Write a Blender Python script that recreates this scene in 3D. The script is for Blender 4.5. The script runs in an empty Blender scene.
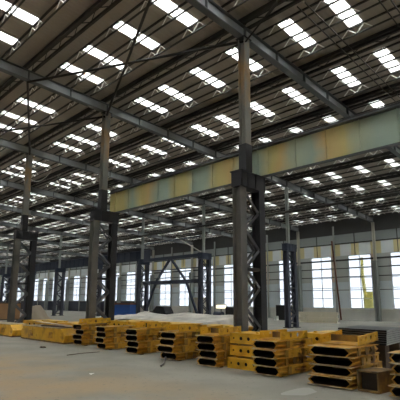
import bpy, math, random
from mathutils import Matrix, Vector
random.seed(7)
C = bpy.context.scene.collection
SC = bpy.context.scene

# ------------------------------------------------------------------ layout
EYE = 1.764
D1, W, BAY, Y0 = 10.849, 15.842, 8.6, 8.512      # first column line, span, bay, first column
H1, SL = 11.098, 0.038                              # rafter level over the first column line, roof fall
X2, X3 = D1 + W, D1 + 2 * W                         # second column line, window wall
STEP = W / 4                                        # skylight / tie rhythm
XA, XB = -9.6, X3 + 0.35                            # roof extents across
YA, YB = Y0 - 2.5 * BAY, Y0 + 13.5 * BAY            # hall extents along
KA, KB = -2, 13
def hz(x): return H1 - SL * (x - D1)                # rafter level
ROOF = 0.66                                         # roof sheet above rafter level
def yk(k): return Y0 + k * BAY

# ------------------------------------------------------------------ materials
def mat(name, base, rough=.6, metal=0., noise=None, nscale=4., ndetail=5., bump=0., bscale=30., spec=.4, stretch=(1, 1, 1)):
    """Principled material; noise = list of (position, colour) for a procedural colour variation."""
    m = bpy.data.materials.new(name); m.use_nodes = True
    nt = m.node_tree; b = nt.nodes['Principled BSDF']
    b.inputs['Base Color'].default_value = (*base, 1)
    b.inputs['Roughness'].default_value = rough
    b.inputs['Metallic'].default_value = metal
    b.inputs['Specular IOR Level'].default_value = spec
    if noise or bump:
        tc = nt.nodes.new('ShaderNodeTexCoord'); mp = nt.nodes.new('ShaderNodeMapping')
        mp.inputs['Scale'].default_value = stretch
        nt.links.new(tc.outputs['Object'], mp.inputs['Vector'])
    if noise:
        n = nt.nodes.new('ShaderNodeTexNoise'); n.inputs['Scale'].default_value = nscale; n.inputs['Detail'].default_value = ndetail
        nt.links.new(mp.outputs['Vector'], n.inputs['Vector'])
        r = nt.nodes.new('ShaderNodeValToRGB')
        while len(r.color_ramp.elements) < len(noise): r.color_ramp.elements.new(.5)
        for e, (p, c) in zip(r.color_ramp.elements, noise):
            e.position = p; e.color = (*c, 1)
        nt.links.new(n.outputs['Fac'], r.inputs['Fac']); nt.links.new(r.outputs['Color'], b.inputs['Base Color'])
    if bump:
        n2 = nt.nodes.new('ShaderNodeTexNoise'); n2.inputs['Scale'].default_value = bscale
        nt.links.new(mp.outputs['Vector'], n2.inputs['Vector'])
        bp = nt.nodes.new('ShaderNodeBump'); bp.inputs['Strength'].default_value = bump; bp.inputs['Distance'].default_value = .02
        nt.links.new(n2.outputs['Fac'], bp.inputs['Height']); nt.links.new(bp.outputs['Normal'], b.inputs['Normal'])
    return m

M = {}
M['chord'] = mat('dark_purlin_steel', (.035, .031, .027), .6)
M['web'] = mat('skylit_web_rods', (.75, .74, .7), .4)
M['rafter'] = mat('blue_grey_paint', (.23, .27, .29), .5, noise=[(.3, (.22, .235, .24)), (.7, (.30, .315, .315))], nscale=1.2)
M['rafter_dark'] = mat('dark_flange_paint', (.10, .11, .115), .5)
M['column'] = mat('grey_green_column_paint', (.2, .21, .19), .55, noise=[(.36, (.17, .185, .175)), (.5, (.22, .215, .19)), (.58, (.36, .23, .11)), (.66, (.24, .22, .18))], nscale=.6, stretch=(1, 1, .6))
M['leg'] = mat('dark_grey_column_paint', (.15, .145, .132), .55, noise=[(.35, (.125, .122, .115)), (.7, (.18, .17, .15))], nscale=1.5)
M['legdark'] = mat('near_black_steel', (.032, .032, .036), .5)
M['lace'] = mat('lacing_angle_steel', (.13, .135, .145), .45)
M['navy'] = mat('dark_navy_paint', (.035, .045, .075), .5)
M['navypost'] = mat('slate_navy_paint', (.06, .065, .09), .5)
M['wallpale'] = mat('pale_wall_sheet', (.84, .88, .91), .6, noise=[(.3, (.81, .86, .89)), (.7, (.87, .9, .92))], nscale=1.)
M['wallyellow'] = mat('yellow_stained_sheet', (.8, .72, .42), .6)
M['wallgrey'] = mat('mid_grey_wall_sheet', (.56, .59, .58), .6)
M['wallbeige'] = mat('beige_wall_sheet', (.74, .62, .5), .6)
M['wallblue'] = mat('blue_grey_wall_sheet', (.7, .77, .82), .6)
M['louver'] = mat('grey_strip_panel', (.33, .36, .36), .5)
M['wallwarm'] = mat('cream_low_wall', (.7, .69, .64), .7, noise=[(.35, (.65, .64, .6)), (.65, (.75, .74, .69))], nscale=.8)
M['post'] = mat('beige_post_paint', (.55, .54, .46), .6)
M['postgrey'] = mat('grey_post_paint', (.33, .35, .33), .6)
M['girt_eave_shade'] = mat('girt_steel_and_eave_shade', (.06, .06, .06), .5)
M['frame'] = mat('window_frame_grey', (.4, .42, .42), .5)
M['plainwall'] = mat('rear_wall_sheet', (.4, .4, .37), .8)
YEL = [(.3, (.08, .04, .015)), (.44, (.33, .155, .02)), (.56, (.58, .31, .03)), (.66, (.5, .255, .03)), (.76, (.17, .08, .02))]
M['yellow'] = mat('worn_yellow_paint', (.55, .33, .05), .5, noise=YEL, nscale=3.2, bump=.15)
M['yellow2'] = mat('clean_yellow_paint', (.62, .38, .05), .45, noise=[(.32, (.30, .15, .02)), (.48, (.66, .36, .02)), (.62, (.74, .42, .03)), (.76, (.34, .15, .02))], nscale=1.7)
M['rust'] = mat('rusty_brown_steel', (.16, .09, .04), .75, noise=[(.3, (.07, .045, .025)), (.55, (.22, .13, .045)), (.75, (.42, .25, .05))], nscale=3.)
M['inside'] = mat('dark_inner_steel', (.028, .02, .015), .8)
M['edge'] = mat('bare_plate_edge', (.42, .34, .2), .5, noise=[(.4, (.28, .2, .09)), (.6, (.55, .48, .34))], nscale=6.)
M['blackplate'] = mat('black_sheet_steel', (.02, .02, .021), .45)
M['plateedge'] = mat('pale_sheet_edge', (.42, .42, .42), .5)
M['wood'] = mat('pale_plank', (.5, .37, .25), .7, noise=[(.35, (.4, .29, .19)), (.65, (.58, .45, .31))], nscale=3., stretch=(4, .6, 4))
M['darkwood'] = mat('dark_plank', (.11, .075, .05), .7)
M['tarp'] = mat('grey_tarpaulin', (.5, .47, .42), .7, noise=[(.35, (.36, .34, .3)), (.65, (.62, .58, .52))], nscale=1.3)
M['tarpbrown'] = mat('brown_tarpaulin', (.26, .21, .15), .75)
M['blue'] = mat('bright_blue_paint', (.02, .09, .36), .5)
M['white'] = mat('white_paint', (.75, .75, .72), .5)
M['black'] = mat('black_paint', (.015, .015, .017), .5)
M['cream'] = mat('cream_paint', (.78, .73, .6), .6)
M['dust'] = mat('pale_floor_dust', (.34, .33, .295), .85)
M['beige'] = mat('beige_cabinet_paint', (.52, .47, .37), .55)
M['orange'] = mat('faded_orange_paint', (.36, .2, .1), .6)
M['redrust'] = mat('rust_red_pipe', (.14, .05, .03), .6)
M['rod'] = mat('grey_rod_steel', (.2, .19, .18), .4, metal=.4)
M['cable'] = mat('pale_cable', (.55, .53, .48), .5)
M['ground'] = mat('outside_concrete', (.45, .45, .43), .9)
M['exyellow'] = mat('machine_yellow', (.72, .62, .16), .5)

# roof sheet: ribbed profile running down the slope
m = mat('ribbed_roof_sheet', (.36, .32, .275), .65, noise=[(.3, (.32, .285, .245)), (.7, (.39, .35, .3))], nscale=.35); M['roof'] = m
nt = m.node_tree
wv = nt.nodes.new('ShaderNodeTexWave'); wv.wave_type = 'BANDS'; wv.bands_direction = 'Y'; wv.inputs['Scale'].default_value = 1.6
tc = nt.nodes.new('ShaderNodeTexCoord'); nt.links.new(tc.outputs['Object'], wv.inputs['Vector'])
bp = nt.nodes.new('ShaderNodeBump'); bp.inputs['Strength'].default_value = .5; bp.inputs['Distance'].default_value = .03
nt.links.new(wv.outputs['Fac'], bp.inputs['Height']); nt.links.new(bp.outputs['Normal'], nt.nodes['Principled BSDF'].inputs['Normal'])

# floor: grey concrete with tan dusty patches
m = mat('dusty_concrete_floor', (.3, .3, .27), .72, spec=.22); M['floor'] = m
nt = m.node_tree; b = nt.nodes['Principled BSDF']
tc = nt.nodes.new('ShaderNodeTexCoord')
def fl_noise(scale, detail, a, c, mp_scale=(1, 1, 1)):
    mp = nt.nodes.new('ShaderNodeMapping'); mp.inputs['Scale'].default_value = mp_scale
    nt.links.new(tc.outputs['Object'], mp.inputs['Vector'])
    n = nt.nodes.new('ShaderNodeTexNoise'); n.inputs['Scale'].default_value = scale; n.inputs['Detail'].default_value = detail
    nt.links.new(mp.outputs['Vector'], n.inputs['Vector'])
    r = nt.nodes.new('ShaderNodeMapRange'); r.inputs[1].default_value = a; r.inputs[2].default_value = c
    nt.links.new(n.outputs['Fac'], r.inputs[0]); return r.outputs[0]
def mix(fac, c1, c2):
    x = nt.nodes.new('ShaderNodeMix'); x.data_type = 'RGBA'
    nt.links.new(fac, x.inputs[0])
    for i, c in ((6, c1), (7, c2)):
        if isinstance(c, tuple): x.inputs[i].default_value = (*c, 1)
        else: nt.links.new(c, x.inputs[i])
    return x.outputs[2]
c = mix(fl_noise(.7, 4, .38, .62), (.235, .225, .19), (.29, .275, .235))
# tan dust where the aisle is driven on, in front of the stacks
sep = nt.nodes.new('ShaderNodeSeparateXYZ'); nt.links.new(tc.outputs['Object'], sep.inputs[0])
rg = nt.nodes.new('ShaderNodeMapRange'); rg.inputs[1].default_value = 7.4; rg.inputs[2].default_value = 5.2
nt.links.new(sep.outputs['X'], rg.inputs[0])
mul = nt.nodes.new('ShaderNodeMath'); mul.operation = 'MULTIPLY'
nt.links.new(rg.outputs[0], mul.inputs[0]); nt.links.new(fl_noise(.55, 5, .36, .6), mul.inputs[1])
c = mix(mul.outputs[0], c, (.36, .265, .165))
c = mix(fl_noise(9, 3, .62, .74), c, (.17, .16, .14))
nt.links.new(c, b.inputs['Base Color'])

# crane girder paint: teal and mustard patches along its length
m = mat('patchy_green_yellow_paint', (.4, .42, .3), .5); M['girder'] = m
nt = m.node_tree; b = nt.nodes['Principled BSDF']
tc = nt.nodes.new('ShaderNodeTexCoord'); sep = nt.nodes.new('ShaderNodeSeparateXYZ'); nt.links.new(tc.outputs['Object'], sep.inputs[0])
nz = nt.nodes.new('ShaderNodeTexNoise'); nz.inputs['Scale'].default_value = 1.2; nt.links.new(tc.outputs['Object'], nz.inputs['Vector'])
ad = nt.nodes.new('ShaderNodeMath'); ad.operation = 'MULTIPLY_ADD'; ad.inputs[1].default_value = .7
nt.links.new(nz.outputs['Fac'], ad.inputs[0]); nt.links.new(sep.outputs['Y'], ad.inputs[2])
rg = nt.nodes.new('ShaderNodeMapRange'); rg.inputs[1].default_value = 3.49; rg.inputs[2].default_value = 18.02
nt.links.new(ad.outputs[0], rg.inputs[0])
cr = nt.nodes.new('ShaderNodeValToRGB'); nt.links.new(rg.outputs[0], cr.inputs['Fac'])
TEAL, GRN, MUS, OCH = (.37, .47, .4), (.47, .52, .37), (.63, .55, .23), (.67, .5, .22)
stops = [(4.0, TEAL), (5.3, TEAL), (5.9, GRN), (6.3, MUS), (6.9, OCH), (7.4, TEAL), (8.2, GRN), (8.6, OCH), (9.0, MUS), (9.6, TEAL),
         (10.3, GRN), (10.9, OCH), (11.5, MUS), (12.2, TEAL), (12.8, TEAL), (13.3, MUS), (13.9, MUS), (14.5, TEAL), (15.1, TEAL),
         (15.8, OCH), (16.4, MUS), (17.0, TEAL), (17.7, MUS), (18.6, MUS)]
while len(cr.color_ramp.elements) < len(stops): cr.color_ramp.elements.new(.5)
for e, (y, cc) in zip(cr.color_ramp.elements, stops):
    e.position = (y - 4.0) / 15.0; e.color = (*cc, 1)
nt.links.new(cr.outputs['Color'], b.inputs['Base Color'])

# translucent roof light and window glass: daylight really passes through
def glass(name, tint, haze, graze=0.):
    m = bpy.data.materials.new(name); m.use_nodes = True; nt = m.node_tree; nt.nodes.clear()
    o = nt.nodes.new('ShaderNodeOutputMaterial'); t = nt.nodes.new('ShaderNodeBsdfTransparent'); t.inputs[0].default_value = (*tint, 1)
    d = nt.nodes.new('ShaderNodeBsdfDiffuse'); d.inputs[0].default_value = (.8, .82, .82, 1)
    x = nt.nodes.new('ShaderNodeMixShader'); x.inputs[0].default_value = haze
    if graze:
        lw = nt.nodes.new('ShaderNodeLayerWeight'); lw.inputs['Blend'].default_value = .5
        ma = nt.nodes.new('ShaderNodeMath'); ma.operation = 'MULTIPLY_ADD'; ma.inputs[1].default_value = graze; ma.inputs[2].default_value = haze
        nt.links.new(lw.outputs['Facing'], ma.inputs[0]); nt.links.new(ma.outputs[0], x.inputs[0])
    nt.links.new(t.outputs[0], x.inputs[1]); nt.links.new(d.outputs[0], x.inputs[2]); nt.links.new(x.outputs[0], o.inputs[0])
    return m
M['skylight'] = glass('translucent_roof_light', (.93, .95, .94), .06, .93)
M['pane'] = glass('dusty_window_glass', (.26, .275, .295), .03)
M['lampglow'] = bpy.data.materials.new('lit_sign_face'); M['lampglow'].use_nodes = True
_b = M['lampglow'].node_tree.nodes['Principled BSDF']; _b.inputs['Emission Color'].default_value = (1, .9, .6, 1); _b.inputs['Emission Strength'].default_value = 1.4

# ------------------------------------------------------------------ mesh builder
class MB:
    def __init__(s): s.v, s.f, s.mi = [], [], []
    def add(s, vs, fs, mi=0):
        o = len(s.v); s.v += [tuple(p) for p in vs]
        s.f += [tuple(i + o for i in f) for f in fs]; s.mi += [mi] * len(fs); return s
    def box(s, x0, x1, y0, y1, z0, z1, mi=0):
        return s.add([(x0, y0, z0), (x1, y0, z0), (x1, y1, z0), (x0, y1, z0), (x0, y0, z1), (x1, y0, z1), (x1, y1, z1), (x0, y1, z1)],
                     [(0, 3, 2, 1), (4, 5, 6, 7), (0, 1, 5, 4), (1, 2, 6, 5), (2, 3, 7, 6), (3, 0, 4, 7)], mi)
    def bar(s, p, q, w, h, mi=0, up=(0, 0, 1), caps=True):
        p, q = Vector(p), Vector(q); d = (q - p).normalized(); u = Vector(up)
        if abs(d.dot(u)) > .98: u = Vector((1, 0, 0))
        r = d.cross(u).normalized() * (w / 2); t = r.cross(d).normalized() * (h / 2)
        vs = [c + a * r + b_ * t for c in (p, q) for a, b_ in ((-1, -1), (1, -1), (1, 1), (-1, 1))]
        fs = [(0, 1, 5, 4), (1, 2, 6, 5), (2, 3, 7, 6), (3, 0, 4, 7)]
        if caps: fs += [(3, 2, 1, 0), (4, 5, 6, 7)]
        return s.add(vs, fs, mi)
    def tube(s, pts, r, n=8, mi=0):
        pts = [Vector(p) for p in pts]; vs, fs = [], []
        for i, p in enumerate(pts):
            d = (pts[min(i + 1, len(pts) - 1)] - pts[max(i - 1, 0)]).normalized()
            u = Vector((0, 0, 1)) if abs(d.z) < .95 else Vector((1, 0, 0))
            a = d.cross(u).normalized(); b_ = a.cross(d)
            vs += [p + r * (math.cos(2 * math.pi * j / n) * a + math.sin(2 * math.pi * j / n) * b_) for j in range(n)]
        for i in range(len(pts) - 1):
            fs += [(i * n + j, i * n + (j + 1) % n, (i + 1) * n + (j + 1) % n, (i + 1) * n + j) for j in range(n)]
        fs += [tuple(range(n - 1, -1, -1)), tuple((len(pts) - 1) * n + j for j in range(n))]
        return s.add(vs, fs, mi)
    def prism(s, prof, x0, x1, mi=0, axis='x', caps=True):
        n = len(prof)
        def P(x, a, b_): return (x, a, b_) if axis == 'x' else (a, x, b_)
        vs = [P(x0, a, b_) for a, b_ in prof] + [P(x1, a, b_) for a, b_ in prof]
        fs = [(i, (i + 1) % n, n + (i + 1) % n, n + i) for i in range(n)]
        if caps: fs += [tuple(range(n - 1, -1, -1)), tuple(range(n, 2 * n))]
        return s.add(vs, fs, mi)
    def ibeam_z(s, cx, cy, z0, z1, dx, dy, t=.02, mi=0, mweb=None):
        """upright I section, flanges facing -Y and +Y"""
        mweb = mi if mweb is None else mweb
        s.box(cx - dx / 2, cx + dx / 2, cy - dy / 2, cy - dy / 2 + t, z0, z1, mi)
        s.box(cx - dx / 2, cx + dx / 2, cy + dy / 2 - t, cy + dy / 2, z0, z1, mi)
        return s.box(cx - t / 2, cx + t / 2, cy - dy / 2 + t, cy + dy / 2 - t, z0, z1, mweb)
    def holed_plate(s, x0, x1, z0, z1, y0, y1, holes, mi=0, n=16):
        """plate in the XZ plane with round holes: holes = [(cx, cz, r)], one per equal cell"""
        k = len(holes); cw = (x1 - x0) / k
        for i, (cx, cz, r) in enumerate(holes):
            a0, a1 = x0 + i * cw, x0 + (i + 1) * cw
            angs = [2 * math.pi * j / n for j in range(n)]
            for cxx, czz in ((a0, z0), (a1, z0), (a1, z1), (a0, z1)): angs.append(math.atan2(czz - cz, cxx - cx) % (2 * math.pi))
            angs = sorted(set(round(a, 5) for a in angs)); N = len(angs)
            inn, out = [], []
            for a in angs:
                ca, sa = math.cos(a), math.sin(a)
                ts = []
                if ca > 1e-6: ts.append((a1 - cx) / ca)
                if ca < -1e-6: ts.append((a0 - cx) / ca)
                if sa > 1e-6: ts.append((z1 - cz) / sa)
                if sa < -1e-6: ts.append((z0 - cz) / sa)
                t = min(ts); inn.append((cx + r * ca, cz + r * sa)); out.append((cx + t * ca, cz + t * sa))
            vs = [(p[0], y0, p[1]) for p in inn + out] + [(p[0], y1, p[1]) for p in inn + out]
            fs = []
            for j in range(N):
                l = (j + 1) % N
                fs += [(j, l, N + l, N + j), (2 * N + j, 3 * N + j, 3 * N + l, 2 * N + l), (j, 2 * N + j, 2 * N + l, l), (N + j, N + l, 3 * N + l, 3 * N + j)]
            s.add(vs, fs, mi)
        return s
    def mesh(s, name, mats):
        me = bpy.data.meshes.new(name); me.from_pydata(s.v, [], s.f)
        for m_ in (mats if isinstance(mats, (list, tuple)) else [mats]): me.materials.append(m_)
        me.polygons.foreach_set('material_index', s.mi); me.update(); return me
    def build(s, name, mats, parent=None, loc=None, smooth=False):
        me = s.mesh(name, mats)
        if smooth:
            for p in me.polygons: p.use_smooth = True
        o = bpy.data.objects.new(name, me); C.objects.link(o)
        if parent: o.parent = parent
        if loc: o.location = loc
        return o

def tag(o, label=None, cat=None, group=None, kind=None):
    if label: o['label'] = label
    if cat: o['category'] = cat
    if group: o['group'] = group
    if kind: o['kind'] = kind
    return o
def empty(name, loc=(0, 0, 0), rz=0.):
    o = bpy.data.objects.new(name, None); C.objects.link(o); o.location = loc; o.rotation_euler = (0, 0, rz); o.empty_display_size = .3
    return o
def thing(name, label, cat, loc=(0, 0, 0), rz=0., group=None):
    return tag(empty(name, loc, rz), label, cat, group, 'thing')
def children(o): return list(KIDS.get(o.name, []))
KIDS = {}
def reg(parent, *kids): KIDS.setdefault(parent.name, []).extend(kids)
def copy_tree(o, parent=None):
    c = o.copy(); C.objects.link(c)
    if parent: c.parent = parent
    for ch in children(o): reg(c, copy_tree(ch, c))
    return c
def struct(mb, name, mats, parent=None):
    o = mb.build(name, mats, parent)
    if not parent: o['kind'] = 'structure'
    return o

# ------------------------------------------------------------------ room shell
struct(MB().box(XA, X3 + .2, YA, YB, -.3, 0), 'floor', M['floor'])
g = struct(MB().box(X3 + .2, X3 + 90, YA - 40, YB + 60, -.5, -.3), 'ground_outside', M['ground'])

SKY_ROWS = [D1 + .255 * STEP + STEP * j for j in range(-5, 8)]        # near edge of each skylight row
SKY_ROWS = [x for x in SKY_ROWS if x > XA + .2 and x + 1.95 < XB]
SKY_L, SKY_W = .49 * STEP, .5
SKY_FR = [.18, .425, .675, .888]
sky_y = [yk(k) + f * BAY for k in range(KA - 1, KB + 1) for f in SKY_FR]
sky_y = [y for y in sky_y if YA + .5 < y < YB - .5]
xs = sorted({XA, XB} | {x for r in SKY_ROWS for x in (r, r + SKY_L)})
ys = sorted({YA, YB} | {round(v, 4) for y in sky_y for v in (y - SKY_W / 2, y + SKY_W / 2)})
ymids = [y for y in sky_y]
NO_LIGHT = {(round(D1 + .255 * STEP + STEP * j, 3), round(yk(1) + SKY_FR[0] * BAY, 3)) for j in (-1, 0)}   # plain sheet here
mb = MB()
for i in range(len(xs) - 1):
    hole_x = any(abs(xs[i] - r) < 1e-6 for r in SKY_ROWS)
    for j in range(len(ys) - 1):
        my = (ys[j] + ys[j + 1]) / 2
        if hole_x and any(abs(my - y) < .01 and (round(xs[i], 3), round(y, 3)) not in NO_LIGHT for y in ymids): continue
        q = [(xs[i], ys[j]), (xs[i], ys[j + 1]), (xs[i + 1], ys[j + 1]), (xs[i + 1], ys[j])]
        vs = [(a, b_, hz(a) + ROOF) for a, b_ in q]
        mb.add(vs, [(0, 1, 2, 3)])
struct(mb, 'ceiling', M['roof'])

# skylight strips: one object each, one label per row
ORD = ['first', 'second', 'third', 'fourth', 'fifth', 'sixth', 'seventh', 'eighth']
def row_label(x):
    j = round((x - (D1 + .255 * STEP)) / STEP)
    if j == -1: return 'long white skylight strip in the row just before the front columns', 'skylights in the row just before the front columns'
    if j < -1: return 'long white skylight strip in the roof corner above the bracing, before the ridge tie', 'skylights before the ridge tie'
    return ('white skylight strip in the %s row of roof lights beyond the front columns' % ORD[j], 'skylights in the %s row beyond the front columns' % ORD[j])
# the camera's frame, used to know which roof lights the photo can show
F_PX, PHI, PITCH, ROLL, PPY = 426.994, math.radians(45.569), math.radians(10.203), math.radians(.235), 225.27
CAM = Matrix.Translation((0, 0, EYE)) @ Matrix.Rotation(-PHI, 4, 'Z') @ Matrix.Rotation(math.pi / 2 + PITCH, 4, 'X') @ Matrix.Rotation(ROLL, 4, 'Z')
CAM_INV = CAM.inverted()
def shown(x, y, z):
    p = CAM_INV @ Vector((x, y, z)); d = -p.z
    if d < 1: return None
    px, py = 200 + F_PX * p.x / d, PPY - F_PX * p.y / d
    return d if -12 < px < 412 and -14 < py < 412 else None
spots = []
for x in SKY_ROWS:
    for y in sky_y:
        if (round(x, 3), round(y, 3)) not in NO_LIGHT: spots.append((shown(x + SKY_L / 2, y, hz(x) + ROOF), x, y))
near = sorted([p for p in spots if p[0]])[:300]
keep = {(x, y) for _, x, y in near}
proto = None; rest = MB()
for _, x, y in spots:
    cx = x + SKY_L / 2; z = hz(cx) + ROOF
    if (x, y) not in keep:
        a_, b_ = hz(x) + ROOF, hz(x + SKY_L) + ROOF; y0, y1 = y - SKY_W / 2, y + SKY_W / 2
        rest.add([(x, y0, a_), (x + SKY_L, y0, b_), (x + SKY_L, y1, b_), (x, y1, a_)], [(0, 1, 2, 3)]); continue
    if proto is None: o = proto = MB().box(-SKY_L / 2, SKY_L / 2, -SKY_W / 2, SKY_W / 2, -.006, .006).build('skylight', M['skylight'])
    else: o = proto.copy(); C.objects.link(o)
    o.location = (cx, y, z); o.rotation_euler = (0, math.atan(SL), 0)
    l, gname = row_label(x); tag(o, l, 'skylight', gname, 'thing')
o = rest.build('skylight', M['skylight']); tag(o, 'tiny far skylight strips deep in the hall roof', 'skylight', None, 'stuff')

# plain walls that close the hall (behind and beside the camera, and the far gable)
def zr(x): return hz(x) + ROOF
mb = MB()
mb.add([(XA, YB, 0), (XB, YB, 0), (XB, YB, zr(XB)), (XA, YB, zr(XA))], [(0, 1, 2, 3)]); struct(mb, 'wall_left', M['plainwall'])
mb = MB()
mb.add([(XA, YA, 0), (XB, YA, 0), (XB, YA, zr(XB)), (XA, YA, zr(XA))], [(3, 2, 1, 0)]); struct(mb, 'wall_right', M['plainwall'])
mb = MB()
mb.add([(XA, YA, 0), (XA, YB, 0), (XA, YB, zr(XA)), (XA, YA, zr(XA))], [(0, 1, 2, 3)]); struct(mb, 'wall_near', M['plainwall'])

# ------------------------------------------------------------------ the window wall
Z_SILL, Z_TOP, Z_STRIP = 1.2, 6.62, 7.86
T = .12
mats = [M['wallpale'], M['wallyellow'], M['wallgrey'], M['wallbeige'], M['wallblue'], M['wallwarm'], M['louver'], M['navypost'], M['girt_eave_shade']]
mb = MB(); HB = BAY / 2
winlist = []
n = int(round((YB - YA) / HB))
for i in range(-5, 27):
    ya = yk(0) + i * HB; yb = ya + HB                      # ya = end nearer the viewer
    if yb <= YA + .1 or ya >= YB - .1: continue
    ya, yb = max(ya, YA), min(yb, YB)
    far = ya > yk(5.4)
    sill = 1.9 if far else Z_SILL
    w0, w1 = ya + .13 * HB, ya + .69 * HB                  # window
    # low wall, sides of the window, band above it, louvre strip under the eave
    def pn(a, b_, z0, z1, mi): mb.box(X3, X3 + T, a, b_, z0, z1, mi)
    pn(ya, yb, 0, sill, 7 if far else 5)
    pn(ya, w0, sill, 3.88, 4); pn(w1, yb, sill, 3.88, 4)
    pn(ya, w0, 3.88, Z_TOP, 3 if not far else 4); pn(w1, yb, 3.88, Z_TOP, 2)
    q = HB * .12; mid = (ya + yb) / 2
    for a, b_, mi in ((ya, ya + q, 1), (ya + q, mid - q, 0), (mid - q * .9, mid + q * .9, 1), (mid + q * .9, yb - q, 0), (yb - q, yb, 1)):
        pass
    cuts = [(ya, ya + q, 1), (ya + q, mid - q * .8, 0), (mid - q * .8, mid + q * .8, 1), (mid + q * .8, yb - q, 0), (yb - q, yb, 1)]
    for a, b_, mi in cuts: pn(a, b_, Z_TOP, Z_STRIP, 0 if far and mi == 1 else mi)
    pn(ya, yb, Z_STRIP, 9.0, 6); pn(ya, yb, 9.0, zr(X3) - .02, 8)  # top band coloured dark to stand in for shade under the roof
    winlist.append((w0, w1, sill))
struct(mb, 'wall_far', mats)
# windows
for num, (w0, w1, sill) in enumerate(winlist, 1):
    r = empty('window_%d' % num, (X3, (w0 + w1) / 2, sill)); r['kind'] = 'structure'
    hw, hh = (w1 - w0) / 2, Z_TOP - sill
    f = MB(); fx0, fx1 = .03, .09
    f.box(fx0, fx1, -hw, -hw + .05, 0, hh); f.box(fx0, fx1, hw - .05, hw, 0, hh)
    f.box(fx0, fx1, -hw + .05, hw - .05, 0, .05); f.box(fx0, fx1, -hw + .05, hw - .05, hh - .05, hh)
    for zz in (1.0, 2.05, 3.1, 4.15): f.box(fx0 + .01, fx1 - .01, -hw + .05, hw - .05, zz - .03, zz + .03)
    f.box(fx0 + .012, fx1 - .012, -.035, .035, .05, hh - .05)
    f.build('window_frame', M['frame'], r)
    MB().box(.055, .061, -hw + .05, hw - .05, .05, hh - .05).build('window_pane', M['pane'], r)
# sills, girts and strip frames
mb = MB()
mb.box(X3 - .16, X3 - .005, YA, yk(5.4), 1.1, 1.22)
struct(mb, 'trim_1', M['white'])
mb = MB(); mb.box(X3 - .14, X3 - .005, yk(5.4), YB, 1.86, 1.93); struct(mb, 'trim_2', M['white'])
for num, (z, h) in enumerate(((6.14, .17), (5.28, .09), (4.4, .09), (3.05, .06), (7.9, .12), (8.95, .12)), 3):
    struct(MB().box(X3 - .2 if z < 7.8 else X3 - .06, X3 - .12 if z < 7.8 else X3 - .005, YA + .1, YB - .1, z - h / 2, z + h / 2), 'trim_%d' % num, M['girt_eave_shade'])
mb = MB()
for i in range(-4, 27):
    for fr in (.02, .5): mb.box(X3 - .07, X3 - .005, yk(0) + (i + fr) * HB - .04, yk(0) + (i + fr) * HB + .04, 7.96, 9.0)
    mb.box(X3 - .05, X3 - .005, yk(0) + (i + .5) * HB - .03, yk(0) + (i + .5) * HB + .03, Z_TOP, 7.84)
struct(mb, 'trim_9', M['girt_eave_shade'])

# wall columns (two kinds share one mesh each)
def wall_column(k):
    half = abs(k - round(k)) > .1
    t = thing('wall_column', '', 'column', (X3 - .34, yk(k), 0))
    if half:
        p = [MB().box(-.06, .1, -.07, .07, 0, hz(X3) - .1).build('shaft', M['postgrey'], t)]
    else:
        a = MB().ibeam_z(0, 0, 5.85, hz(X3) - .16, .24, .24); a = a.build('shaft', M['post'], t)
        c_ = MB().ibeam_z(-.12, 0, 0, 5.7, .5, .44, .03).build('leg', M['postgrey'], t)
        d = MB().box(-.4, .13, -.24, .24, 5.7, 5.85).build('bracket', M['postgrey'], t)
        p = [a, c_, d]
    reg(t, *p); return t
pi = wall_column(1); ph = wall_column(1.5)
for k2 in range(1, 26):
    k = k2 / 2; half = k2 % 2 == 1
    if k == 1: t = pi
    elif k == 1.5: t = ph
    else: t = copy_tree(ph if half else pi); t.location = (X3 - .34, yk(k), 0)
    if half: tag(t, 'slim grey wall post between two windows of the far wall', 'column', 'slim posts along the window wall')
    else: tag(t, 'bracketed grey wall column rising to a rafter end on the window wall', 'column', 'bracketed columns along the window wall')

# ------------------------------------------------------------------ rafters
def rafter(k):
    t = thing('rafter', '', 'beam', (0, yk(k), 0))
    xa, xb = XA + .1, X3 - .2
    def sl(y0, y1, z0, z1, xa=xa, xb=xb):
        return MB().add([(xa, y0, hz(xa) + z0), (xb, y0, hz(xb) + z0), (xb, y1, hz(xb) + z0), (xa, y1, hz(xa) + z0),
                         (xa, y0, hz(xa) + z1), (xb, y0, hz(xb) + z1), (xb, y1, hz(xb) + z1), (xa, y1, hz(xa) + z1)],
                        [(0, 3, 2, 1), (4, 5, 6, 7), (0, 1, 5, 4), (1, 2, 6, 5), (2, 3, 7, 6), (3, 0, 4, 7)])
    web = sl(-.012, .012, -.17, .23)
    x = D1 - 4 * STEP
    while x < xb - .3:                                    # web stiffeners are the pattern of the web
        web.box(x - .012, x + .012, -.12, .12, hz(x) - .168, hz(x) + .228, 1); x += STEP / 2
    a = web.build('web', [M['rafter'], M['rafter_dark']], t)
    b_ = sl(-.13, .13, .23, .25).build('top_flange', M['rafter_dark'], t)
    c_ = sl(-.13, .13, -.19, -.17).build('bottom_flange', M['rafter_dark'], t)
    reg(t, a, b_, c_); return t
r0 = rafter(0)
RL = {0: 'blue-grey roof beam passing over the tall front column with the girder on both sides',
      1: 'blue-grey roof beam passing over the column where the green girder ends',
      2: 'blue-grey roof beam over the front column that carries no girder'}
for k in range(-2, 13):
    t = r0 if k == 0 else copy_tree(r0); t.location = (0, yk(k), 0)
    if k in RL: tag(t, RL[k], 'beam', 'roof beams')
    elif k < 0: tag(t, 'blue-grey roof beam seen below the girder near the window wall' if k == -1 else 'blue-grey roof beam before the first front column', 'beam', 'roof beams')
    else: tag(t, 'distant grey roof beam beyond the front columns, deep in the hall', 'beam', 'distant roof beams')

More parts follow.
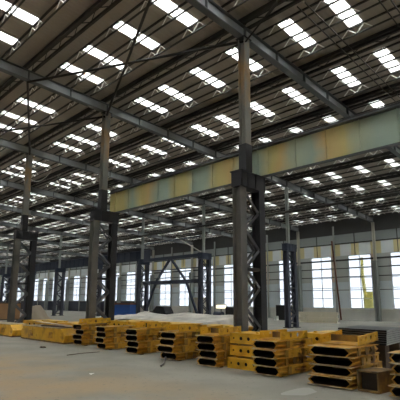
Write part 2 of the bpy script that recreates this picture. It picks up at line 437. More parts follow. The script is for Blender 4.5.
# ------------------------------------------------------------------ purlins and ties
PY0, PY1 = YA + .2, YB - .2
def web_mb(pitch, z0, z1, r, y0=PY0, y1=PY1):
    mb = MB(); y = y0; up = False
    while y + pitch / 2 < y1:
        a, b_ = ((0, y, z0), (0, y + pitch / 2, z1)) if not up else ((0, y, z1), (0, y + pitch / 2, z0))
        mb.bar(a, b_, r, r, caps=False); y += pitch / 2; up = not up
    return mb
top_me = MB().box(-.034, .034, PY0, PY1, .575, .625).mesh('top_chord', M['chord'])
bot_me = MB().box(-.026, .026, PY0, PY1, .262, .304).mesh('bottom_chord', M['chord'])
wm = MB()
for y in sky_y:                                       # web rods only where roof lights would brighten them, coloured white as lit
    for a_, b_, u_ in ((-.6, -.3, 0), (-.3, 0, 1), (0, .3, 0), (.3, .6, 1)):
        wm.bar((0, y + a_, .58 if u_ else .29), (0, y + b_, .29 if u_ else .58), .028, .028, caps=False)
wm.box(-.012, .012, PY0, PY1, .284, .304)
web_me = wm.mesh('web', M['web'])
def joist(x):
    t = thing('purlin', 'dark lattice purlin with short zigzag rods coloured as skylit running lengthwise under the roof sheets', 'purlin', (x, 0, hz(x)), 0, 'roof purlins')
    for nm, me in (('top_chord', top_me), ('bottom_chord', bot_me), ('web', web_me)):
        o = bpy.data.objects.new(nm, me); o.parent = t; C.objects.link(o)
    return t
tie_top = MB().box(-.09, .09, PY0, PY1, .5, .625).mesh('top_chord', M['chord'])
tb = MB(); tb.box(-.23, -.13, PY0, PY1, .26, .35); tb.box(.13, .23, PY0, PY1, .26, .35)
tie_bot = tb.mesh('bottom_chord', M['chord'])
tw = MB()
y = PY0; up = 0
while y + .6 < PY1:
    for s in (-1, 1):
        a, b_ = ((s * .18, y, .345), (0, y + .6, .505)) if not up else ((0, y, .505), (s * .18, y + .6, .345))
        tw.bar(a, b_, .025, .025, caps=False)
    y += .6; up = 1 - up
tie_web = tw.mesh('web', M['chord'])
TL = {-1: 'heavy dark double roof tie crossing above the camera side, before the columns',
      0: 'heavy dark double roof tie running along the tops of the front columns',
      4: 'heavy dark double roof tie along the tops of the second column row',
      1: 'heavy dark double roof tie just beyond the front columns, between two skylight rows'}
j = -4
x = D1 - 4 * STEP
while x < X3 - .4:
    q = round((x - D1) / (STEP / 4))
    if q % 4 == 0:
        jj = q // 4
        t = thing('tie_truss', TL.get(jj, 'heavy dark double roof tie deep in the hall between rows of skylights'), 'tie', (x, 0, hz(x)), 0, 'double roof ties' if jj in TL else 'deep double roof ties')
        if jj < -1: t['label'] = 'heavy dark double roof tie overhead before the ridge bracing'
        for nm, me in (('top_chord', tie_top), ('bottom_chord', tie_bot), ('web', tie_web)):
            o = bpy.data.objects.new(nm, me); o.parent = t; C.objects.link(o)
    else: joist(x)
    x += STEP / 4

# horizontal cross bracing rods between the ridge tie and the column line
XR = D1 - STEP
def brace(x0, k0, x1, k1, label, r=.05):
    o = MB().tube([(x0, yk(k0), hz(x0) - .255), (x1, yk(k1), hz(x1) - .255 - (0 if True else 0))], r, 8).build('bracing_rod', M['chord'])
    tag(o, label, 'rod', 'roof bracing rods', 'thing')
brace(XR, 1, D1, 0, 'long dark bracing rod running to the top of the tall front column')
o = MB().tube([(D1, yk(1) + .0, hz(D1) - .36), (XR, yk(0), hz(XR) - .36)], .05, 8).build('bracing_rod', M['chord'])
tag(o, 'dark bracing rod rising steeply from the top of the column with the girder end', 'rod', 'roof bracing rods', 'thing')
brace(XR, 1, D1, 2, 'dark bracing rod dropping from the second roof beam to the column without girder')
o = MB().tube([(D1, yk(1), hz(D1) - .36), (XR, yk(2), hz(XR) - .36)], .05, 8).build('bracing_rod', M['chord'])
tag(o, 'dark bracing rod leading from the girder end column out to the third roof beam', 'rod', 'roof bracing rods', 'thing')
o = MB().tube([(D1, yk(0), hz(D1) - .36), (XR, yk(-1), hz(XR) - .36)], .03, 8).build('bracing_rod', M['chord'])
tag(o, 'dark bracing rod climbing off the tall front column towards the near roof corner', 'rod', 'roof bracing rods', 'thing')

# mid-bay sag rods
def sag(k, label, dx):
    mb = MB()
    for s in (-.14, .14):
        x0, x1 = D1 + .3, X3 - 1.
        mb.bar((x0, yk(k) + s, hz(x0) + .235), (x1, yk(k) + s, hz(x1) + .235), .035, .035)
    o = mb.build('sag_rod_pair', M['chord']); tag(o, label, 'rod', 'mid-bay rod pairs', 'thing')
sag(-.25, 'pair of thin dark rods crossing the purlins midway above the near girder', 0)
sag(-.49, 'pair of thin dark rods cutting the upper picture corner beside the last skylights', 0)

# ------------------------------------------------------------------ lattice columns
SEP = 1.0
ZB = 5.98                                             # bracket top
def lattice_column(label, group, dark=False, h=None):
    """origin at the base of the near leg; second leg at +X"""
    t = thing('steel_column', label, 'column', (0, 0, 0), 0, group)
    lm = M['leg'] if not dark else M['navypost']
    htop = h - .2
    parts = []
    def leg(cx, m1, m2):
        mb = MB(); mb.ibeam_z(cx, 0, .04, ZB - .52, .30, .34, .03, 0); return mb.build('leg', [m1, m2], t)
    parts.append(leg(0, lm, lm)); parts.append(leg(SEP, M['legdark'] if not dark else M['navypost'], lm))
    for cx in (0, SEP): parts.append(MB().box(cx - .24, cx + .24, -.27, .27, 0, .04).build('base_plate', M['legdark'], t))
    # zigzag lacing on both faces: each bar a part
    z = .35; up = True
    while z + .62 < ZB - .55:
        for s in (-1, 1):
            a, b_ = (.15, SEP - .15) if up else (SEP - .15, .15)
            mbx = MB(); mbx.bar((a, s * .12, z), (b_, s * .12, z + .6), .012, .09, up=(0, 0, 1)); mbx.bar((a, s * .12 - s * .04, z), (b_, s * .12 - s * .04, z + .6), .07, .012)
            parts.append(mbx.build('lacing_bar', M['lace'] if not dark else M['navypost'], t))
        z += .62; up = not up
    for zz in (.3, 2.8): parts.append(MB().box(.15, SEP - .15, -.14, .14, zz - .05, zz + .05).build('batten', M['legdark'], t))
    # shoulder bracket
    mb = MB(); mb.box(-.16, SEP + .17, -.2, .2, ZB - .52, ZB - .03); mb.box(-.2, SEP + .22, -.23, .23, ZB - .03, ZB)
    for cx in (-.1, .2, .62, SEP + .1): mb.box(cx - .012, cx + .012, -.225, .225, ZB - .5, ZB - .03)
    parts.append(mb.build('bracket', M['legdark'] if not dark else M['navy'], t))
    # upper shaft with a near-black box around its foot
    us = .30 if not dark else .2
    ud = .28 if not dark else .2
    parts.append(MB().ibeam_z(.35, 0, ZB, htop, us, ud, .02).build('upper_shaft', M['column'] if not dark else M['postgrey'], t))
    if not dark:
        parts.append(MB().box(.185, .515, -.155, .155, ZB, ZB + 1.0).build('dark_foot', M['legdark'], t))
    parts.append(MB().box(.13, .57, -.2, .2, htop, htop + .005).build('cap_plate', M['legdark'], t))
    reg(t, *parts); return t
h1 = hz(D1 + .1)
c0 = lattice_column('tall front lattice column between the two lengths of green-yellow girder', 'front columns', False, h1)
c0.location = (D1 - .35, yk(0), 0)
c1 = copy_tree(c0); c1.location = (D1 - .35, yk(1), 0); c1['label'] = 'front lattice column where the green-yellow girder ends'
c2 = copy_tree(c0); c2.location = (D1 - .35, yk(2), 0); c2['label'] = 'front lattice column standing alone, dark bracket carrying no girder'
h2 = hz(X2 + .1)
d1 = lattice_column('', 'second row columns', True, h2)
DL = {1: 'dark lattice column before the windows, black cabinet at its foot',
      2: 'dark lattice column at the end of the braced bay, beside the beige cabinet',
      3: 'dark lattice column where the navy girder meets the braced bay',
      4: 'dark far lattice column half hidden behind the front column with the girder end',
      5: 'dark far lattice column under the navy girder, before the narrow windows',
      6: 'dark far lattice column next along from the lone front column',
      7: 'dark lattice column farthest along under the navy girder'}
for k in range(1, 8):
    t = d1 if k == 1 else copy_tree(d1); t.location = (X2 - .35, yk(k), 0); t['label'] = DL[k]

# ------------------------------------------------------------------ crane girders
def girder(name, label, xg, ya, yb, m_web, m_fl, z0=ZB + .002, depth=1.06, stiff=1.07):
    t = thing(name, label, 'girder', (xg, 0, 0), 0, 'crane girders')
    web = MB().box(-.012, .012, ya, yb, z0 + .04, z0 + depth - .04)
    y = ya + .02
    while y < yb: 
        web.box(-.06, .06, y - .008, y + .008, z0 + .04, z0 + depth - .04); y += stiff
    web.build('web', m_web, t)
    MB().box(-.075, .075, ya, yb, z0, z0 + .04).build('bottom_flange', m_fl, t)
    MB().box(-.19, .19, ya, yb, z0 + depth - .04, z0 + depth).build('top_flange', m_fl, t)
    MB().box(-.04, .04, ya, yb, z0 + depth, z0 + depth + .12).build('crane_rail', M['legdark'], t)
    return t
XG = D1 + .74
girder('crane_girder', 'deep crane girder in patchy green and yellow paint, from tall column to far end column', XG, yk(0) + .012, yk(1) + .45, M['girder'], M['rafter_dark'])
girder('crane_girder', 'deep crane girder in patchy green and yellow paint, passing out over the window side', XG, yk(-1) - .4, yk(0) - .012, M['girder'], M['rafter_dark'])
girder('crane_girder', 'dark navy crane girder in front of the narrow far windows', X2 + .74, yk(3) - .3, yk(9), M['navy'], M['navy'])

# strut along the second column row, above the girder level
o = MB().tube([(X2 - .3, YA + .3, 8.32), (X2 - .3, yk(11), 8.32)], .09, 8).build('strut', M['chord']); tag(o, 'long thin dark strut running past the second column row below the roof', 'strut', None, 'thing')

# braced bay between the second and third far columns
t = thing('bracing_truss', 'dark A-shaped bracing frame between two far columns, windows showing through', 'bracing', (X2, 0, 0))
ya, yb = yk(2) + .25, yk(3) - .25; ym = (ya + yb) / 2
MB().bar((0, ya, 5.84), (0, yb, 5.84), .2, .3).build('top_beam', M['navy'], t)
MB().bar((0, ya, 3.6), (0, yb, 3.6), .2, .3).build('middle_beam', M['navy'], t)
for s in (-1, 1):
    MB().bar((0, ym + s * .12, 5.7), (0, ym + s * 2.0, 3.75), .16, .18).build('diagonal', M['navy'], t)
    MB().bar((0, ym + s * 2.2, 3.45), (0, ym + s * 3.8, .25), .16, .18).build('diagonal', M['navy'], t)
MB().bar((0, ya, 4.75), (0, yb, 4.75), .07, .07).build('rail', M['navy'], t)
MB().bar((0, ya + .05, 7.5), (0, yb - .05, 7.5), .1, .1).build('upper_rail', M['navy'], t)
# knee brace, pale
o = MB().tube([(X2 + .05, yk(2) + .35, 6.1), (X2 + .05, yk(2) + 3.6, 7.75)], .05, 6).build('knee_brace', M['cable']); tag(o, 'pale slanting brace rod rising off the braced bay column', 'brace', None, 'thing')
# lattice beam low across the far end
t = thing('bracing_truss', 'dark horizontal bracing frame behind the lone front column', 'bracing', (X2, 0, 0))
ya, yb = yk(6) + .25, yk(7) - .25
for z in (3.2, 4.3, 5.4): MB().bar((0, ya, z), (0, yb, z), .2, .24).build('rail', M['navy'], t)
n = 6
for i in range(n):
    a = ya + (yb - ya) * i / n; b_ = ya + (yb - ya) * (i + 1) / n
    MB().bar((0, a, 3.3 if i % 2 else 4.2), (0, b_, 4.2 if i % 2 else 3.3), .1, .1).build('diagonal', M['navy'], t)

# hanging cables near the roof
def cable(pts, label):
    P = []
    for i in range(len(pts) - 1):
        a, b_ = Vector(pts[i]), Vector(pts[i + 1])
        for s in range(8):
            u = s / 8; p = a.lerp(b_, u); p.z -= .55 * 4 * u * (1 - u) * (a - b_).length / 4; P.append(p)
    P.append(Vector(pts[-1]))
    o = MB().tube(P, .03, 6).build('hanging_cable', M['cable']); tag(o, label, 'cable', 'hanging cables', 'thing')
xk = D1 + 2.0
cable([(D1 + 3., 32.3, hz(D1 + 3) + .27), (D1 + 3.1, 29.1, hz(D1 + 3.1) + .27)], 'pale cable sagging under the roof near the lone front column')
cable([(D1 + 5.6, 30.6, hz(D1 + 5.6) + .27), (D1 + 6.2, 27.4, hz(D1 + 6.2) + .27)], 'pale cable sagging under the roof near the girder end column')

# ------------------------------------------------------------------ stacks of yellow sections
def section(length, w, h, label, kind=0):
    """hollow section: two plates, bent side webs, dark inside, a side plate with holes"""
    t = thing('steel_section', label, 'steel section')
    t_ = .016; hw = w / 2; parts = []
    mb = MB()
    mb.box(0, length, -hw, hw, 0, t_, 0); mb.box(0, length, -hw, hw, h - t_, h, 0)
    parts.append(mb.build('plate', [M['yellow']], t))
    # side webs bent outward at mid height, recessed a little from the end
    k_, o_ = .78, .97
    for s in (-1, 1):
        pts = [(s * hw * k_, t_), (s * hw * o_, h / 2), (s * hw * k_, h - t_)]
        inn = [(p[0] - s * .02, p[1]) for p in pts]
        prof = pts + inn[::-1]
        parts.append(MB().prism(prof, .01, length - .01, 0).build('side_web', M['yellow'], t))
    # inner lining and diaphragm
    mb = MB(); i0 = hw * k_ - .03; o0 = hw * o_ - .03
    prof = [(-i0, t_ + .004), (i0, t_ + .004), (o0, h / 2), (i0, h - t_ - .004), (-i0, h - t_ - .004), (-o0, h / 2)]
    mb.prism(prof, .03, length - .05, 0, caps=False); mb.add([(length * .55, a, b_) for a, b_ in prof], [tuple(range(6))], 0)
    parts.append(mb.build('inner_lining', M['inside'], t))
    # pale worn lip along the plate edges at the open end
    mb = MB()
    for z in (0., h - t_): mb.box(-.008, .0, -hw, hw, z, z + t_)
    parts.append(mb.build('plate_edge', M['edge'], t))
    # holed plate on the near long side
    for s in (-1, 1):
        mb = MB(); L0, L1 = length * .34, length * .97
        cw = (L1 - L0) / 3
        y0, y1 = s * hw - (.014 if s > 0 else 0), s * hw + (.014 if s < 0 else 0)
        za, zb = t_ + .002, h - t_ - .002
        if kind == 0:
            mb.holed_plate(L0, L1, za, zb, y0, y1, [(L0 + cw * .5, h * .5, h * .2), (L0 + cw * 1.5, h * .5, h * .3), (L0 + cw * 2.5, h * .5, h * .2)], 0)
        elif kind == 1:                                  # long slot between two end pieces
            L1 = length * .99; Lm0, Lm1 = L0 + .14, L1 - .32
            vs_ = [(L0, za), (L1, za), (L1, zb), (L0, zb), (Lm0, za + .04), (Lm1, za + .04), (Lm1, zb - .03), (Lm0, zb - .03)]
            mb.add([(x_, y_, z_) for y_ in (y0, y1) for x_, z_ in vs_],
                   [(i, (i + 1) % 4, 4 + (i + 1) % 4, 4 + i) for i in range(4)] + [(8 + i, 12 + i, 12 + (i + 1) % 4, 8 + (i + 1) % 4) for i in range(4)]
                   + [(4 + i, 4 + (i + 1) % 4, 12 + (i + 1) % 4, 12 + i) for i in range(4)])
        else:                                            # short plate with one large hole
            L0, L1 = length * .5, length * .82
            mb.holed_plate(L0, L1, za, zb, y0, y1, [((L0 + L1) / 2, h * .5, h * .33)], 0)
        parts.append(mb.build('side_plate', M['yellow'] if kind < 2 else M['rust'], t))
    # gusset with rusty tint behind the opening corner
    for s in (-1, 1):
        e0, e1 = sorted((s * hw * .94, s * hw))
        parts.append(MB().box(length * .26, length * .34, e0, e1, t_, h - t_).build('gusset', M['rust'], t))
    reg(t, *parts); return t
SH, SWID, SLEN = .2, .74, 1.5
PROT = [section(SLEN, SWID, SH, '', 0), section(SLEN * 1.06, SWID, SH, '', 1), section(SLEN * .92, SWID, SH, '', 2)]
used = [False] * 3
POS4 = {4: ['bottom', 'second', 'third', 'topmost'], 5: ['bottom', 'second from bottom', 'middle', 'second from top', 'topmost'], 3: ['bottom', 'middle', 'topmost']}
stacks = [  # centre y, width factor, count, front x, descriptor
    (2.98, .8, 4, 8.6, 'stack cut off by the picture edge'),
    (4.68, 1.0, 4, 8.7, 'big stack nearest the black sheets'),
    (6.46, .76, 4, 8.82, 'stack standing before the tall front column'),
    (8.48, .76, 4, 8.92, 'stack beside the two rusty tubes'),
    (10.3, .8, 4, 9.05, 'stack with a steel rod lying in front'),
    (12.26, .72, 4, 9.15, 'stack below the middle of the grey tarpaulin'),
    (14.26, .72, 4, 9.25, 'stack below the end of the grey tarpaulin'),
    (16.2, .74, 4, 9.35, 'stack next to the long yellow box beam')]
for si, (yc, wf, cnt, xf, desc) in enumerate(stacks):
    ry = random.uniform(-.03, .03)
    for lv in range(cnt):
        kd = (si * 2 + lv * (1 + si % 2)) % 3
        if not used[kd]: t = PROT[kd]; used[kd] = True
        else: t = copy_tree(PROT[kd])
        t.location = (xf + random.uniform(-.08, .08), yc + random.uniform(-.045, .045), .03 + lv * (SH + .003))
        t.rotation_euler = (0, 0, ry + random.uniform(-.06, .06))
        t.scale = (.8 if si == 3 else 1, wf / SWID, 1)
        tag(t, '%s hollow yellow section in the %s' % (POS4[cnt][lv], desc), 'steel section', 'hollow yellow sections in the front stacks', 'thing')
    for off in (.25, 1.15):
        o = MB().box(-.05, .05, -wf / 2 + .02, wf / 2 - .02, 0, .028).build('timber_bearer', M['darkwood'], None, (xf + off, yc, 0)); o.rotation_euler = (0, 0, ry)
        tag(o, 'dark timber bearer under the %s' % desc, 'timber', 'bearers under the front stacks', 'thing')

# open channels with holed sides lying on some of the stacks
def channel(label):
    t = thing('holed_channel', label, 'steel channel'); L, hw, h = 1.15, .34, .2
    parts = [MB().box(0, L, -hw, hw, 0, .018).build('base', M['yellow'], t)]
    for s in (-1, 1):
        y0, y1 = sorted((s * hw, s * (hw - .02)))
        parts.append(MB().holed_plate(.02, L - .02, .018, h, y0, y1, [(.02 + (L - .04) * (i + .5) / 4, h * .55, .055 if i in (1, 2) else .025) for i in range(4)]).build('side', M['yellow2'], t))
    parts.append(MB().box(.5, .53, -hw + .021, hw - .021, .018, h * .8).build('diaphragm', M['rust'], t))
    reg(t, *parts); return t
ch0 = channel('')
for n_, (si, dx, dy, rz, tilt) in enumerate(((1, .42, -.05, .03, -.05), (2, .3, .02, -.08, 0.), (3, .08, -.03, .1, -.03), (4, .25, .04, -.12, 0.), (5, .4, 0., .06, 0.), (7, .2, -.05, -.05, -.04))):
    yc, wf, cnt, xf, desc = stacks[si]
    t = ch0 if n_ == 0 else copy_tree(ch0)
    t.location = (xf + dx, yc + dy, .03 + cnt * (SH + .003) + .004); t.rotation_euler = (0, tilt, rz); t.scale = (1, wf / .76, 1)
    tag(t, 'open yellow holed channel on the %s' % desc, 'steel channel', 'holed channels on the stacks', 'thing')

# taller boxes behind the front row
def box_beam(length, w, h, label, m=None):
    t = thing('box_beam', label, 'box beam'); m = m or M['yellow2']; parts = []
    hw = w / 2
    mb = MB(); mb.box(0, length, -hw, hw, 0, .02); mb.box(0, length, -hw, hw, h - .02, h)
    mb.box(.04, length - .02, -hw + .04, -hw + .06, .02, h - .02); mb.box(.04, length - .02, hw - .06, hw - .04, .02, h - .02)
    parts.append(mb.build('shell', m, t))
    # end plate with cut-outs facing the aisle
    e = MB(); nh = 4; cw = (w - .02) / nh
    e.holed_plate(-hw + .01, hw - .01, .02, h - .02, 0, .018, [(-hw + .01 + cw * (i + .5), h * .5, h * (.1 if i in (0, 3) else .17)) for i in range(nh)])
    e.v = [(y, x, z) for x, y, z in e.v]; e.f = [f[::-1] for f in e.f]
    parts.append(e.build('end_plate', m, t))
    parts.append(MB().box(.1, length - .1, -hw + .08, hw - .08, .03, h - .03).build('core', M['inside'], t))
    for y_ in (-hw * .6, hw * .55): parts.append(MB().prism([(-.05 + y_, h), (.05 + y_, h), (.03 + y_, h + .045), (-.03 + y_, h + .045)], .25, .3).build('lug', m, t))
    reg(t, *parts); return t
bh = .28
rows2 = [(5.95, 1.2, 3, 10.75, 'behind the big stack, beside the black sheets'), (7.46, 1.04, 3, 9.32, 'behind the stack before the tall front column'),
         (10.35, 2.3, 3, 10.95, 'behind the rod stack'), (13.5, 2.9, 3, 11.0, 'in front of the grey tarpaulin'), (15.95, 1.4, 3, 11.1, 'before the girder end column')]
pB = box_beam(1.55, 1.0, bh, ''); first = True
for yc, w, cnt, xf, desc in rows2:
    ry = random.uniform(-.05, .05)
    for lv in range(cnt):
        t = pB if first else copy_tree(pB); first = False
        t.location = (xf + random.uniform(-.06, .06), yc + random.uniform(-.04, .04), lv * (bh + .002 + .046)); t.scale = (.56 if xf < 10 else 1, w, 1); t.rotation_euler = (0, 0, (ry + random.uniform(-.03, .03)) * (.3 if xf < 10 else 1))
        tag(t, '%s yellow box beam piled %s' % (POS4[cnt][lv], desc), 'box beam', 'yellow box beams in the second row', 'thing')

# rusty square tube stub poking out by the big stack and two-hole crate
def stub(loc, rz, s, label):
    t = thing('square_tube', label, 'tube', loc, rz)
    mb = MB(); a = .27 * s; b_ = .24 * s
    mb.box(0, .8 * s, -a, a, 0, .03); mb.box(0, .8 * s, -a, a, .44 * s, .44 * s + .03); mb.box(0, .8 * s, -a, -a + .03, .03, .44 * s); mb.box(0, .8 * s, a - .03, a, .03, .44 * s)
    mb.build('shell', M['rust'], t); MB().box(.12, .78 * s, -a + .032, a - .032, .032, .438 * s).build('inner_lining', M['inside'], t)
stub((8.78, 3.88, .002), -.12, .86, 'rusty open square tube stub lying against the big stack')

# long yellow beams at the far end of the row
def long_box(y0, y1, x0, x1, h, label):
    t = thing('long_box_beam', label, 'box beam', (x0, (y0 + y1) / 2, 0)); hl = (y1 - y0) / 2; w = x1 - x0
    MB().prism([(-hl, .06), (hl, .06), (hl + .1, h * .5), (hl - .15, h), (-hl + .3, h), (-hl - .1, h * .55)], .03, w - .03).build('body', M['yellow2'], t)
    MB().box(0, w, -hl - .05, hl, 0, .06).build('bottom_plate', M['rust'], t)
    MB().box(-.02, w + .02, -hl + .32, hl - .16, h, h + .02).build('top_plate', M['edge'], t)
    for y_ in (-hl * .45, hl * .5): MB().prism([(y_ - .22, h * .3), (y_ + .22, h * .3), (y_ + .15, h * .72), (y_ - .15, h * .72)], -.005, .03).build('side_patch', M['yellow'], t)
long_box(17.05, 21.2, 9.2, 10.1, .62, 'long yellow box beam with a plank laid across its top')
long_box(22.1, 26.2, 9.1, 10.05, .6, 'long yellow box beam farthest along the row, under the rubble heap')
o = MB().box(-.1, .1, -2.3, 2.3, 0, .04).build('plank', M['wood'], None, (9.7, 18.9, .73)); o.rotation_euler = (.012, 0, -.12); tag(o, 'pale pinkish plank laid across the long yellow box beam', 'plank', None, 'thing')
o = MB().box(-.09, .09, -1.7, 1.7, 0, .06).build('plank', M['darkwood'], None, (9.5, 17.7, .66)); o.rotation_euler = (-.01, 0, .05); tag(o, 'dark brown bar lying over the near end of the long yellow beam', 'bar', None, 'thing')
for (x_, y_, z_, rz) in ((9.6, 17.3, .56, .1),):
    pass
# rear pile of yellow beams beyond the long box
pl = [(10.85, 20.0, .0), (10.9, 19.9, .39), (10.8, 23.6, .0), (10.75, 23.5, .39)]
for i, (x_, y_, z_) in enumerate(pl):
    t = copy_tree(pB); t.location = (x_, y_, z_); t.scale = (1, 2.6, 1.15); t.rotation_euler = (0, 0, random.uniform(-.05, .05))
    tag(t, ('lower' if z_ == 0 else 'upper') + ' yellow box beam piled ' + ('behind the long box beam with plank' if y_ < 22 else 'under the brown tent-like tarpaulin'), 'box beam', 'yellow box beams in the second row', 'thing')

# tarpaulins: draped, uneven sheets
def tarp(name, label, x0, x1, y0, y1, zf, m, seed, nx=26, ny=44, hang=.0):
    rnd = random.Random(seed); mb = MB(); vs = []
    ph = [rnd.uniform(0, 6.28) for _ in range(8)]
    for i in range(nx + 1):
        for j in range(ny + 1):
            u, v = i / nx, j / ny
            z = zf(u, v) + .04 * math.sin(7 * u + 11 * v + ph[0]) + .035 * math.sin(17 * v - 5 * u + ph[1]) + .02 * math.sin(31 * v + 13 * u + ph[2]) + .015 * math.sin(47 * u + ph[3])
            vs.append((x0 + (x1 - x0) * u + .06 * math.sin(19 * v + ph[4]), y0 + (y1 - y0) * v + .06 * math.sin(13 * u + ph[5]), max(.012, z)))
    fs = [(i * (ny + 1) + j, (i + 1) * (ny + 1) + j, (i + 1) * (ny + 1) + j + 1, i * (ny + 1) + j + 1) for i in range(nx) for j in range(ny)]
    mb.add(vs, fs); o = mb.build(name, m, smooth=True)
    so = o.modifiers.new('thickness', 'SOLIDIFY'); so.thickness = .012; so.offset = 1
    return tag(o, label, 'tarpaulin', None, 'thing')
def edge(u, w): return max(0., min(1., u / w, (1 - u) / w))
tarp('tarpaulin', 'large crumpled grey-white tarpaulin spread over the pile behind the stacks', 13.6, 17.6, 13.4, 22.4,
     lambda u, v: (.82 + .26 * u) * min(1, edge(v, .05) + .55 * (edge(v, .05) > 0)) - .03 * math.cos(9 * v), M['tarp'], 3)
tarp('tarpaulin', 'brown tent-like tarpaulin heap behind the long yellow beam', 15.2, 17.0, 33.0, 36.4,
     lambda u, v: 1.45 * (1 - abs(2 * v - 1) ** 1.2) * (.5 + .5 * edge(u, .3)), M['tarpbrown'], 5, 16, 24)

# stack of black sheets beside the big stack
for i in range(7):
    t = thing('steel_sheet', '', 'sheet', (10.3, 4.66, .8 + i * .05), .0)
    t.location.x += i * .012
    MB().box(0, 1.6, -.58, .58, 0, .034).build('plate', M['blackplate'], t)
    MB().box(.0, 1.6, -.6, -.581, 0, .032).build('end_edge', M['plateedge'], t)
    t.rotation_euler = (.02, 0, .1)
    tag(t, ['bottom', 'second from bottom', 'third from bottom', 'middle', 'third from top', 'second from top', 'topmost'][i] + ' black steel sheet with pale cut edge in the sheet pile', 'sheet', 'black steel sheets')
for i, (x_, l) in enumerate(((10.6, 'front'), (11.5, 'rear'))):
    o = MB().box(-.12, .12, -.5, .5, 0, .78).build('trestle', M['darkwood'], None, (x_, 4.66, 0)); tag(o, 'dark timber support under the black sheets, %s one' % l, 'timber', 'supports of the black sheets', 'thing')

# ------------------------------------------------------------------ loose things
o = MB().tube([(0, 0, .03), (.35, .28, .03), (.85, .78, .12)], .03, 8).build('steel_rod', M['rod'], None, (8.02, 9.35, 0)); tag(o, 'short bent grey steel rod lying on the floor before the stacks', 'rod', None, 'thing')
o = MB().tube([(7.44, 13.46, .012), (8.1, 13.6, .012), (8.75, 13.55, .012)], .012, 6).build('thin_stick', M['darkwood']); tag(o, 'thin dark stick lying on the floor before the stacks', 'stick', None, 'thing')
o = MB().prism([(0, 0), (.2, 0), (.24, .03), (.1, .06), (-.03, .03)], 0, .14).build('wood_scrap', M['darkwood'], None, (7.9, 16.2, 0)); tag(o, 'small dark scrap of wood alone on the floor', 'scrap', None, 'thing')
mb = MB(); mb.add([(0, 0, .004), (.12, .02, .03), (.16, .16, .006), (.02, .13, .02)], [(0, 1, 2, 3)]); mb.add([(0, 0, .003), (.12, .02, .029), (.16, .16, .005), (.02, .13, .019)], [(3, 2, 1, 0)])
o = mb.build('paper_scrap', M['white'], None, (5.95, 9.55, 0)); tag(o, 'small white paper scrap on the open floor', 'paper', None, 'thing')
mb = MB(); P = [(.45 * math.cos(a) * (1 + .25 * math.sin(3 * a)), .3 * math.sin(a) * (1 + .2 * math.cos(2 * a))) for a in [i * math.pi / 9 for i in range(18)]]
mb.add([(a, b_, .004) for a, b_ in P], [tuple(range(18))]); o = mb.build('dust_spill', M['dust'], None, (7.85, 4.85, 0)); tag(o, 'pale dust spill on the floor in front of the big stack', 'spill', None, 'thing')

# blue container against the window wall
t = thing('blue_container', 'bright blue box with white side and brown lid against the far wall', 'container', (31.2, 43.0, 0), 0)
MB().box(-.6, .6, -1.6, 1.65, 0, 1.42).build('body', M['blue'], t); MB().box(-.62, .6, 1.65, 2.2, 0, 1.42).build('side_panel', M['white'], t); MB().box(-.65, .65, -1.65, 2.25, 1.42, 1.62).build('lid', M['redrust'], t)
# beige cabinet by the second-row column
t = thing('cabinet', 'tall beige cabinet standing beside the braced bay column', 'cabinet', (33.7, 32.95, 0))
MB().box(-.35, .35, -.75, .75, .08, 2.25).build('body', M['beige'], t); MB().box(-.37, -.35, -.73, -.01, .12, 2.2).build('door', M['beige'], t); MB().box(-.37, -.35, .01, .73, .12, 2.2).build('door', M['beige'], t); MB().box(-.3, .3, -.7, .7, 0, .08).build('plinth', M['black'], t)
# black cabinet and white drum at the foot of the near second-row column
t = thing('cabinet', 'low black cabinet at the foot of the dark column by the windows', 'cabinet', (37.95, 25.1, 0))
MB().box(-.4, .4, -.7, .7, .05, 1.5).build('body', M['black'], t); MB().box(-.35, .35, -.65, .65, 0, .05).build('plinth', M['legdark'], t)
t = thing('pail', 'small white pail on the floor before the black cabinet', 'pail', (36.9, 25.3, 0))
MB().prism([(.2 * math.cos(i * .5236), .2 * math.sin(i * .5236)) for i in range(12)], 0, .42).build('body', M['white'], t); 
for ch in t.children: pass
t.rotation_euler = (0, -math.pi / 2, 0)
# lit sign box on a stand
t = thing('lit_sign', 'small glowing cream sign box on a thin stand', 'sign', (25, 22.2, 0), .75)
MB().box(-.06, .06, -.42, .42, 1.25, 1.6).build('housing', M['black'], t); MB().box(-.075, -.06, -.38, .38, 1.29, 1.56).build('face', M['lampglow'], t); MB().tube([(0, 0, 0), (0, 0, 1.25)], .04, 8).build('pole', M['black'], t); MB().box(-.2, .2, -.2, .2, 0, .03).build('foot', M['black'], t)
# dark machinery heap seen behind the tall column
t = thing('machine', 'low dark machine half hidden behind the tall front column', 'machine', (22.0, 18.9, 0))
MB().box(-.6, .6, -1.3, 1.3, 0, .7).build('bed', M['black'], t); MB().box(-.4, .4, -1.1, -.1, .7, 1.45).build('head', M['black'], t); MB().tube([(0, .5, .95), (0, 1.2, .95)], .2, 12).build('motor', M['navy'], t); MB().tube([(0, .85, .7), (0, .85, .8)], .1, 8).build('mount', M['black'], t)
t = thing('machine', 'dark low machine standing under the braced bay', 'machine', (28.95, 34.2, 0))
MB().prism([(-1.7, 0), (1.7, 0), (1.6, .7), (.4, .85), (-.2, 1.35), (-1.2, 1.3), (-1.6, .7)], -.55, .55).build('body', M['black'], t); MB().box(-.7, .7, -1.75, 1.75, 0, .1).build('skid', M['legdark'], t)
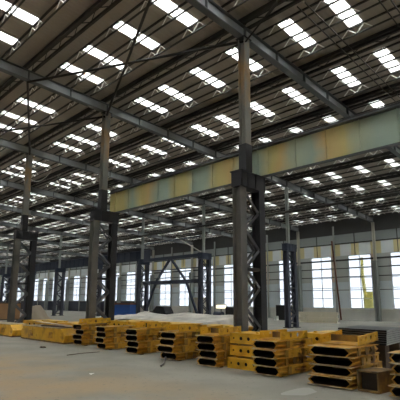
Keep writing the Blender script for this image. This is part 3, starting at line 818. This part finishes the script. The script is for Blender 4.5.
# cream barrier rails and trestle near the right window wall
t = thing('barrier', 'long low cream barrier before the window wall', 'barrier', (35.2, 19.8, 0))
for z in (.25, .72): MB().box(-.1, .1, -2., 2., z, z + .22).build('rail', M['cream'], t)
for y_ in (-1.85, -.4, 1.2, 1.85): MB().box(-.08, .08, y_ - .08, y_ + .08, 0, .88 if abs(y_) > 1.5 else .72).build('post', M['cream'], t)
MB().box(-.35, .35, -2.0, 2.0, .0, .05).build('base', M['cream'], t); MB().box(.1, .14, -1.9, 1.9, .05, .9).build('back_panel', M['cream'], t)
t = thing('trestle', 'pale wooden trestle leaning beside the cream barrier', 'trestle', (29.5, 18.6, 0))
for a, b_ in (((0, -.35, 0), (0, -.05, 2.0)), ((0, .35, 0), (0, .05, 2.0))): MB().bar(a, b_, .09, .09).build('leg', M['wood'], t)
MB().bar((0, -.22, .8), (0, .22, .8), .07, .07).build('rung', M['wood'], t); MB().bar((0, -.12, 2.02), (0, .12, 2.02), .1, .09).build('head', M['wood'], t)
# leaning pipe on the wall
o = MB().tube([(X3 - .65, yk(1.5) + .05, 8.2), (X3 - .75, yk(1.43), .03)], .085, 8).build('leaning_pipe', M['redrust']); tag(o, 'thin dark rust-red pipe leaning against the window wall', 'pipe', None, 'thing')
# orange block and crate left of the lone column
t = thing('crate', 'faded orange crate behind the lone front column', 'crate', (17.2, 44.0, 0))
MB().box(-1, 1, -1.5, 1.5, .1, 1.55).build('body', M['orange'], t); MB().box(-1.02, 1.02, -1.52, 1.52, 1.55, 1.65).build('lid', M['darkwood'], t); MB().box(-1, 1, -1.4, 1.4, 0, .1).build('skid', M['darkwood'], t)

# yellow machine outside the windows
t = thing('excavator', 'yellow digging machine outside, seen through the window glass', 'excavator', (X3 + 5.5, 20.2, -.3))
MB().box(-.9, .9, -.5, .5, .7, 2.7).build('body', M['exyellow'], t); MB().box(-.5, .5, -.4, .3, 2.7, 3.3).build('cab', M['exyellow'], t)
for s in (-1, 1): MB().prism([(-1.2, .0), (1.2, 0), (1.45, .35), (1.2, .7), (-1.2, .7), (-1.45, .35)], s * .75 - .2, s * .75 + .2).build('track', M['black'], t)
MB().bar((0, .6, 2.2), (0, .85, 5.2), .28, .3).build('boom', M['exyellow'], t); MB().bar((0, .85, 5.1), (0, .8, 7.2), .24, .26).build('arm', M['exyellow'], t)

# ------------------------------------------------------------------ daylight
w = bpy.data.worlds.new('overcast'); SC.world = w; w.use_nodes = True
nt = w.node_tree; bg = nt.nodes['Background']
bg.inputs['Color'].default_value = (.985, .985, .97, 1); bg.inputs['Strength'].default_value = 17.5

# ------------------------------------------------------------------ camera
cam = bpy.data.cameras.new('camera'); co = bpy.data.objects.new('camera', cam); C.objects.link(co)
cam.sensor_width = 36; cam.lens = F_PX / 400 * 36; cam.shift_y = (PPY - 200) / 400; cam.clip_end = 600
co.matrix_world = CAM
SC.camera = co
vs = SC.view_settings; vs.view_transform = 'Standard'; vs.look = 'None'; vs.gamma = 1; vs.use_curve_mapping = False; vs.exposure = 0.0
SC.cycles.use_denoising = True
SC.cycles.diffuse_bounces = 5; SC.cycles.max_bounces = 10
